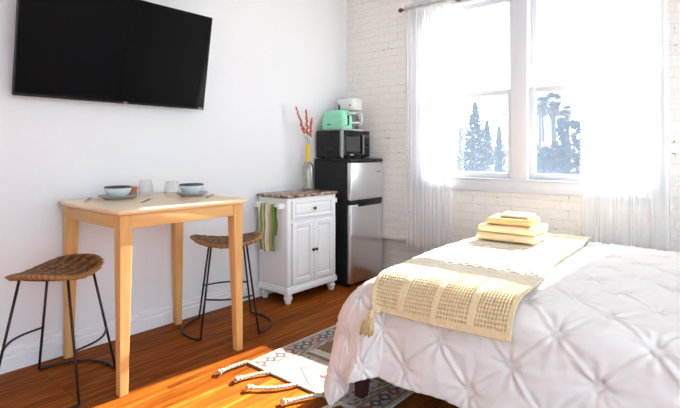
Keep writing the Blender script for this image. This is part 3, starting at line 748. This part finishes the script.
IX0, IX1, IY0, IY1, TOPZ, RAD = -1.20, 2.0, 1.865, 3.34, .625, .115
def cloth(a, b, off=0.0):
    """place the point (a, b) of a cloth laid over the bed; a, b are metres from the bed's own axes"""
    qx = min(max(a, IX0), IX1); qy = min(max(b, IY0), IY1)
    dx, dy = a - qx, b - qy; d = math.hypot(dx, dy)
    crown = .018 * (1 - ((b - 2.6) / .8) ** 2) if IY0 < b < IY1 else .018 * (1 - ((qy - 2.6) / .8) ** 2)
    if d < 1e-6: return (a, b, TOPZ + crown)
    ux, uy = dx / d, dy / d
    r = RAD + .235 * max(0, -ux) ** 2; lim = r * PI / 2
    if d < lim: h = r * math.sin(d / r); v = r * (1 - math.cos(d / r))
    else:
        e = d - lim; h = r + e * (.16 + .04 * max(0, -ux)); v = r + e * .985
        corner = (ux * uy * 2) ** 2
        ang = math.atan2(uy, ux)
        w = .030 * (e / .35) * (math.sin(ang * 9.0 + .6) * corner) + .012 * (e / .3) * math.sin((a - b) * 17)
        h += w + .02 * corner * e / .3
    v = min(v, TOPZ - .03)
    return (qx + ux * h, qy + uy * h, TOPZ + crown - v)
SXL, SYL = .288, .300
def pintuck(a, b):
    """pinch-pleated relief: a diamond lattice of gathered points joined by raised tucks"""
    a += .012 * math.sin(b * 9 + 1.3); b += .012 * math.sin(a * 8)
    p = (a + .65) / SXL + (b - 1.605) / SYL; q = (a + .65) / SXL - (b - 1.605) / SYL
    fp, fq = p - round(p), q - round(q)
    puff = (abs(math.sin(PI * p)) * abs(math.sin(PI * q))) ** .55
    x_ = (fp + fq) / 2 * SXL; y_ = (fp - fq) / 2 * SYL; r = math.hypot(x_, y_); th_ = math.atan2(y_, x_)
    h = .007 * puff
    tuck = math.exp(-(fp / .035) ** 2) * (1 - math.exp(-(fq / .12) ** 2)) + math.exp(-(fq / .035) ** 2) * (1 - math.exp(-(fp / .12) ** 2))
    h += .0065 * tuck
    groove = math.exp(-((abs(fp) - .075) / .03) ** 2) + math.exp(-((abs(fq) - .075) / .03) ** 2)
    h -= .002 * groove
    seed = round(p) * 3.1 + round(q) * 1.7
    h += .006 * math.exp(-r / .06) * math.cos(9 * th_ + seed) * min(1, r / .015)
    h += .006 * math.exp(-(r / .010) ** 2) - .010 * math.exp(-(r / .028) ** 2)
    return h
def draped(na, nb, a0, a1, b0, b1, disp):
    A_ = np.linspace(a0, a1, na); B_ = np.linspace(b0, b1, nb)
    P = np.array([[cloth(a, b) for b in B_] for a in A_])
    ga = np.gradient(P, axis=0); gb = np.gradient(P, axis=1)
    n = np.cross(ga, gb); n /= np.linalg.norm(n, axis=2, keepdims=True) + 1e-9
    D = np.array([[disp(a, b) for b in B_] for a in A_])
    return P + n * D[:, :, None], A_, B_
def ddisp(a, b): return pintuck(a, b) + .006 * fbm(a, b, 3.2, 1) + .0022 * fbm(a, b, 14, 2)
OV = .475
P, _, _ = draped(340, 350, IX0 - OV - .095, .72, IY0 - OV, IY1 + OV, ddisp)
P -= np.array((-.4, 2.6, 0))
tag(MB().grid(P).build('duvet', 'duvet', None, (-.4, 2.6, 0), solid=.012), 'white pinch-pleated duvet hanging over the sides of the bed', 'duvet')

# throw across the foot of the bed
TA0, TA1, TB0, TB1 = -1.280, -.645, 1.672, 3.36
def lattice(a, b, s): return min(abs(math.sin(PI * (a + b) / s)), abs(math.sin(PI * (a - b) / s)))
def skew(a, b): return a - .06 * (b - 1.9) + .008 * math.sin(b * 7)
BANDS = ((2.125, .085), (2.98, .085))
def weave(a, b):
    """height and kind of the woven pattern at a point of the throw"""
    for e0, e1 in ((TB0 + .02, TB0 + .262), (TB1 - .26, TB1 - .03)):
        if e0 < b < e1:
            f = (a - TA0) / (TA1 - TA0) * 4
            if .10 < f % 1 < .90: 
                w = abs(math.sin(PI * a / .0130)) * abs(math.sin(PI * (b - e0) / .0130))
                return -.005 * (w > .40) - .001 * w, 1
            return 0, 0
    for c0, wd in BANDS:
        if abs(b - c0) < wd / 2: return (-.003 if lattice(a, b, .05) > .42 else .002), 2
        if abs(abs(b - c0) - wd * .85) < .007: return -.002, 3
    for c0 in (2.36, 2.40, 2.56, 2.60, 2.76, 2.80):
        if abs(b - c0) < .006: return .003, 3
    return .001 * math.sin(b / .006), 0
def tdisp(a, b):
    return .0215 + .45 * ddisp(a, b) + weave(a, b)[0]
A_ = np.linspace(TA0, TA1, 300); B_ = np.linspace(TB0, TB1, 640)
P = np.array([[cloth(skew(a, b), b + .03 * (a - TA0)) for b in B_] for a in A_])
n = np.cross(np.gradient(P, axis=0), np.gradient(P, axis=1)); n /= np.linalg.norm(n, axis=2, keepdims=True) + 1e-9
D = np.zeros((300, 640)); C = np.zeros((300, 640, 3))
shade_tan = np.array((.86, .67, .41)); crm = np.array((.88, .78, .62))
for i, a in enumerate(A_):
    for j, b in enumerate(B_):
        h, kd = weave(a, b); D[i, j] = .037 + .12 * ddisp(skew(a, b), b + .03 * (a - TA0)) + h + .003 * fbm(a, b, 8, 7)
        if b < TB0 + .03: D[i, j] += .006 * math.cos((b - TB0) / .03 * PI / 2)
        c = shade_tan if b < TB0 + .30 else crm  # near end tan with its warm shade in the colour, sunlit part painted paler
        if kd == 1: c = c * (.78 if h < -.005 else 1.04)
        if kd == 2: c = np.array((.56, .50, .43)) if h < 0 else crm
        if kd == 3: c = c * .84
        C[i, j] = np.clip(c * (1 + .10 * fbm(a, b, 50, 3)), 0, 1)
P = P + n * D[:, :, None]
tloc = Vector((-1.02, 2.5, .62)); thr_near = Vector(P[0, 0])
thr = thing('throw_blanket', 'cream waffle-weave throw with a corner tassel across the foot of the bed', 'blanket', tloc)
MB().grid(P - np.array(tloc)).build('woven_cloth', 'throw', thr, col=C, solid=.008)
# tassel on the near left corner
m = MB(); k0 = thr_near - tloc + Vector((-.004, -.010, -.002)); nrm = Vector((-.15, -.85, 0)).normalized()
m.tube([k0 + Vector((.005, .005, .012)), k0, k0 + Vector((0, -.004, -.018))], [.008, .011, .009], 8)
m.sphere(k0 + Vector((0, -.004, -.016)), .0155, 12)
for k in range(70):
    a = rnd.uniform(0, 2 * PI); r0 = .010 * math.sqrt(rnd.random()); r1 = .030 * math.sqrt(rnd.random()) + .004; l = rnd.uniform(.075, .092)
    d = Vector((math.cos(a), min(.25, math.sin(a)), 0)); out_ = Vector((-.05, -.14, 0))
    m.tube([k0 + d * r0 + Vector((0, -.006, -.016)), k0 + d * r1 * .9 + out_ * .06 + Vector((0, -.010, -.045)), k0 + d * r1 + out_ * .11 + Vector((0, -.012, -l))], .0024, 4)
m.build('tassel', 'tassel', thr)

# folded towels stacked on the bed
def towel(x, y, z, w, d, h, rz, m_, label, seed, name='folded_towel', splits=1):
    """cloth folded in half: a U-shaped slab with its rounded fold to the front"""
    rg = random.Random(seed); t = h / 2 - .0015; nx = 30
    outer = []; n = 10
    half = h / 2
    pts = []
    for k in range(9): pts.append((d / 2 - k * (d - half) / 8 , h))                       # top, back to front
    for k in range(1, n): a = PI * k / n; pts.append((-d / 2 + half - half * math.sin(a), half + half * math.cos(a)))
    for k in range(9): pts.append((-d / 2 + half + k * (d - half) / 8, 0))
    g = .0016
    for k in range(9): pts.append((d / 2 - k * (d - half) / 8, half - g))
    pts.append((-d / 2 + half - .004, half))
    for k in range(8, -1, -1): pts.append((d / 2 - k * (d - half) / 8, half + g))
    rings = []
    for i in range(nx + 1):
        u = i / nx * 2 - 1; e = max(0, abs(u) - .9) / .1
        xx = u * w / 2; r_ = []
        for (py, pz) in pts:
            nz_ = .004 * fbm(xx + seed, py, 9, seed); zz = pz
            zz = half + (zz - half) * (1 - .22 * e * e)
            r_.append((xx + .004 * fbm(py, pz, 12, seed), py * (1 - .02 * e * e) + nz_ * .7, max(0.0, zz + nz_ * (pz / h))))
        rings.append(r_)
    o = MB().loft(rings, True, True).build(name, m_, None, (x, y, z)); o.rotation_euler = (0, 0, rz)
    return tag(o, label, 'towel', 'folded towels stacked on the bed')
tz = .690
towel(-1.055, 2.85, tz, .335, .28, .042, R(3), 'towel_cream', 'pale yellow folded towel at the bottom of the stack on the bed', 1)
towel(-1.05, 2.855, tz + .0445, .325, .275, .042, R(1), 'towel_cream', 'pale yellow folded towel second from the bottom of the stack', 2)
towel(-1.05, 2.86, tz + .089, .255, .22, .038, R(4), 'towel_tan', 'tan folded hand towel second from the top of the stack', 3)
towel(-1.03, 2.875, tz + .1295, .17, .15, .018, R(2), 'towel_cream', 'small folded washcloth on top of the towel stack', 4)

# ------------------------------------------------------------------ outside the window
def at(px, py, d):
    s, c = math.sin(R(40.1)), math.cos(R(40.1)); u, v = (px - 340) / 477.1, (151.6 - py) / 477.1
    return Vector((d * (-s + u * c), d * (c + u * s), 1.21 + d * v))
GZ = -3.6
tag(MB().box(-90, 60, WY + 2, 120, GZ - .3, GZ).build('ground_outside', 'lawn'), kind='structure')
def conifer(px, py, d, w, label, seed):
    p = at(px, py, d); H = p.z - GZ; rg = random.Random(seed)
    t = thing('conifer_tree', label, 'tree', (p.x, p.y, GZ), 0, 'conifers outside the window')
    MB().tube([(0, 0, 0), (0, 0, H)], [.12, .012], 8).build('trunk', 'bark', t)
    m = MB()
    lv = 44
    for k in range(lv):
        f = k / (lv - 1); z = H * (.12 + .87 * f); r = w * (1 - f) ** .8 * rg.uniform(.75, 1.1) + .04
        for q in range(13):
            a = rg.uniform(0, 2 * PI); rr = r * rg.uniform(.55, 1.1)
            d_ = Vector((math.cos(a), math.sin(a), 0)); s = Vector((-d_.y, d_.x, 0))
            for g in range(3):
                f0 = g / 3; c = Vector((0, 0, z)) + d_ * rr * (f0 + .16) + Vector((0, 0, -.18 * rr * f0 + rg.uniform(-.06, .1)))
                wd = (.10 * (1 - f0) + .02) * (w * .35 + .25)
                m.add([c - d_ * .12 * rr, c + s * wd + Vector((0, 0, -.06)), c + d_ * rr * .32 + Vector((0, 0, .05)), c - s * wd + Vector((0, 0, -.06))], [(0, 1, 2, 3)])
    m.build('foliage', 'leaf', t)
conifer(475, 104, 15, 1.75, 'tallest conifer outside, in the left window pane', 1)
conifer(487, 121, 18.5, 1.5, 'shorter conifer outside, just right of the tallest one', 2)
conifer(499, 128, 12, .75, 'narrow conifer outside, beside the window mullion', 3)
conifer(461, 128, 22, 1.2, 'conifer outside, behind the edge of the left curtain', 4)
def broadleaf(px, py, d, w, label, seed, nm='leafy_tree', n=1500):
    p = at(px, py, d); H = p.z - GZ; rg = random.Random(seed)
    t = thing(nm, label, 'tree', (p.x, p.y, GZ), 0, None)
    MB().tube([(0, 0, 0), (.1, .05, H * .5), (0, 0, H * .8)], [.16, .11, .04], 8).build('trunk', 'bark', t)
    m = MB(); blobs = [(Vector((rg.uniform(-1, 1) * w * .55, rg.uniform(-1, 1) * w * .55, H * (1 - .55 * rg.random() ** 1.2) - .3)), w * rg.uniform(.3, .55)) for _ in range(16)]
    for _ in range(n):
        c, r = rg.choice(blobs); v = Vector((rg.gauss(0, 1), rg.gauss(0, 1), rg.gauss(0, 1))).normalized() * r * rg.uniform(.5, 1)
        q = c + v; q.z = min(q.z, H); a = Vector((rg.gauss(0, 1), rg.gauss(0, 1), rg.gauss(0, 1))).normalized(); b = a.orthogonal().normalized(); s = rg.uniform(.07, .15)
        m.add([q - a * s, q + b * s * .6, q + a * s, q - b * s * .6], [(0, 1, 2, 3)])
    m.build('foliage', 'leaf2', t)
broadleaf(577, 124, 13, 1.15, 'dark leafy tree outside, in the right window pane by the curtain', 5, n=1700)
broadleaf(560, 140, 17.5, .8, 'lower bushy tree outside, below the palms', 6)
broadleaf(537, 150, 10, .55, 'small shrub outside, at the lower left of the right pane', 7, n=900)
broadleaf(600, 118, 22, 1.1, 'leafy tree outside, behind the right curtain', 8)
def palm(px, py, d, r, label, seed):
    p = at(px, py, d); H = p.z - GZ; rg = random.Random(seed)
    t = thing('fan_palm', label, 'palm tree', (p.x, p.y, GZ), 0, 'fan palms outside the window')
    MB().tube([(0, 0, 0), (.1, 0, H * .5), (0, 0, H)], [.24, .19, .16], 8).build('trunk', 'bark', t)
    m = MB()
    for k in range(60):
        a = rg.uniform(0, 2 * PI); e = rg.uniform(-.9, 1.2)
        d_ = Vector((math.cos(a) * math.cos(e), math.sin(a) * math.cos(e), math.sin(e))); s = d_.cross(Vector((0, 0, 1))).normalized(); u_ = s.cross(d_)
        c = Vector((0, 0, H)) + d_ * r * .45
        for q in range(9):                                   # blades of one fan leaf
            b = (q - 4) / 4 * 1.25; v = d_ * math.cos(b) + s * math.sin(b); L_ = r * .58
            w_ = (s * math.cos(b) - d_ * math.sin(b)) * .05 * r
            m.add([c - w_, c + v * L_ * .5 - w_, c + v * L_ - u_ * .12 * r, c + v * L_ * .5 + w_, c + w_], [(0, 1, 2, 3, 4)])
    m.build('crown', 'palm', t)
    m = MB()
    for k in range(50):
        a = rg.uniform(0, 2 * PI); d_ = Vector((math.cos(a), math.sin(a), 0)); s = Vector((-d_.y, d_.x, 0)); z0 = H - rg.uniform(0, r * .9)
        c = Vector((0, 0, z0)) + d_ * .12; m.add([c, c + d_ * .4 * r + s * .1 - Vector((0, 0, .3 * r)), c + d_ * .3 * r - Vector((0, 0, .9 * r)), c + d_ * .4 * r - s * .1 - Vector((0, 0, .3 * r))], [(0, 1, 2, 3)])
    m.build('dry_skirt', 'bark', t)
palm(541, 103, 29, .56, 'leftmost of the fan palms outside, in the right window pane', 1)
palm(553, 101, 32, .72, 'largest fan palm outside, in the middle of the palm group', 2)
palm(562, 117, 35, .62, 'lower fan palm outside, at the right of the palm group', 3)
palm(567, 110, 39, .45, 'small distant fan palm outside, beside the curtain side of the palm group', 4)
# house beyond the shrubs
hp = at(541, 137, 24)
hs = thing('house', 'pale house with a reddish roof outside, below the palms', 'house', (hp.x, hp.y, GZ), R(40))
hz = hp.z - GZ
MB().box(-2.2, 1.2, 0, 5, 0, hz - .9).build('wall', 'stucco', hs)
MB().loft([[(-2.5, y, hz - .95), (1.5, y, hz - .95), (-.5, y, hz)] for y in (-.3, 5.3)], True, True, False).build('roof', 'tile', hs)
for x in (-1.5, .1): MB().box(x, x + .7, -.04, .02, hz - 2.3, hz - 1.3).build('window', 'dark_window', hs)
# street lamp arm seen above the conifers
lp = at(487, 116, 19); lq = at(504, 115, 19)
sl = thing('street_lamp', 'thin street lamp arm outside, beside the tallest conifer', 'street lamp', (lq.x + 1.2, lq.y + .6, GZ))
o_ = Vector(sl.location)
MB().tube([(0, 0, 0), (0, 0, lq.z - GZ - .1)], [.09, .05], 8).build('pole', 'bark', sl)
MB().tube([(0, 0, lq.z - GZ - .1), lq - o_ + Vector((0, 0, .02)), lp - o_ + Vector((.4, .1, 0))], .035, 6).build('arm', 'bark', sl)
c_ = lp - o_ + Vector((.2, .05, 0)); MB().bbox(c_.x - .3, c_.x + .25, c_.y - .12, c_.y + .12, c_.z - .05, c_.z + .05, .03).build('lamp_head', 'stucco', sl)

# ------------------------------------------------------------------ light
SUN_EL, SUN_AZ = R(29.4), R(4.5)
sd = bpy.data.lights.new('sun', 'SUN'); so = bpy.data.objects.new('sun', sd); COL.objects.link(so)
sd.energy = 33; sd.angle = R(.55); sd.color = (1.0, .965, .91)
dirv = Vector((-math.sin(SUN_AZ) * math.cos(SUN_EL), -math.cos(SUN_AZ) * math.cos(SUN_EL), -math.sin(SUN_EL)))
so.rotation_euler = dirv.to_track_quat('-Z', 'Y').to_euler(); so.location = (-1, 8, 6)
w = bpy.data.worlds.new('sky'); SC.world = w; w.use_nodes = True; t = w.node_tree; t.nodes.clear()
wo_ = t.nodes.new('ShaderNodeOutputWorld'); bg = t.nodes.new('ShaderNodeBackground'); t.links.new(bg.outputs[0], wo_.inputs[0])
tc = t.nodes.new('ShaderNodeTexCoord'); sp = t.nodes.new('ShaderNodeSeparateXYZ'); t.links.new(tc.outputs['Generated'], sp.inputs[0])
r_ = ramp(t, [(0, (.70, .72, .76)), (.49, (.78, .83, .90)), (.51, (.70, .85, 1.0)), (1, (.50, .74, 1.0))])
mr = t.nodes.new('ShaderNodeMapRange'); mr.inputs[1].default_value = -1; mr.inputs[2].default_value = 1; t.links.new(sp.outputs[2], mr.inputs[0]); t.links.new(mr.outputs[0], r_.inputs[0])
t.links.new(r_.outputs[0], bg.inputs[0]); bg.inputs[1].default_value = 2.3
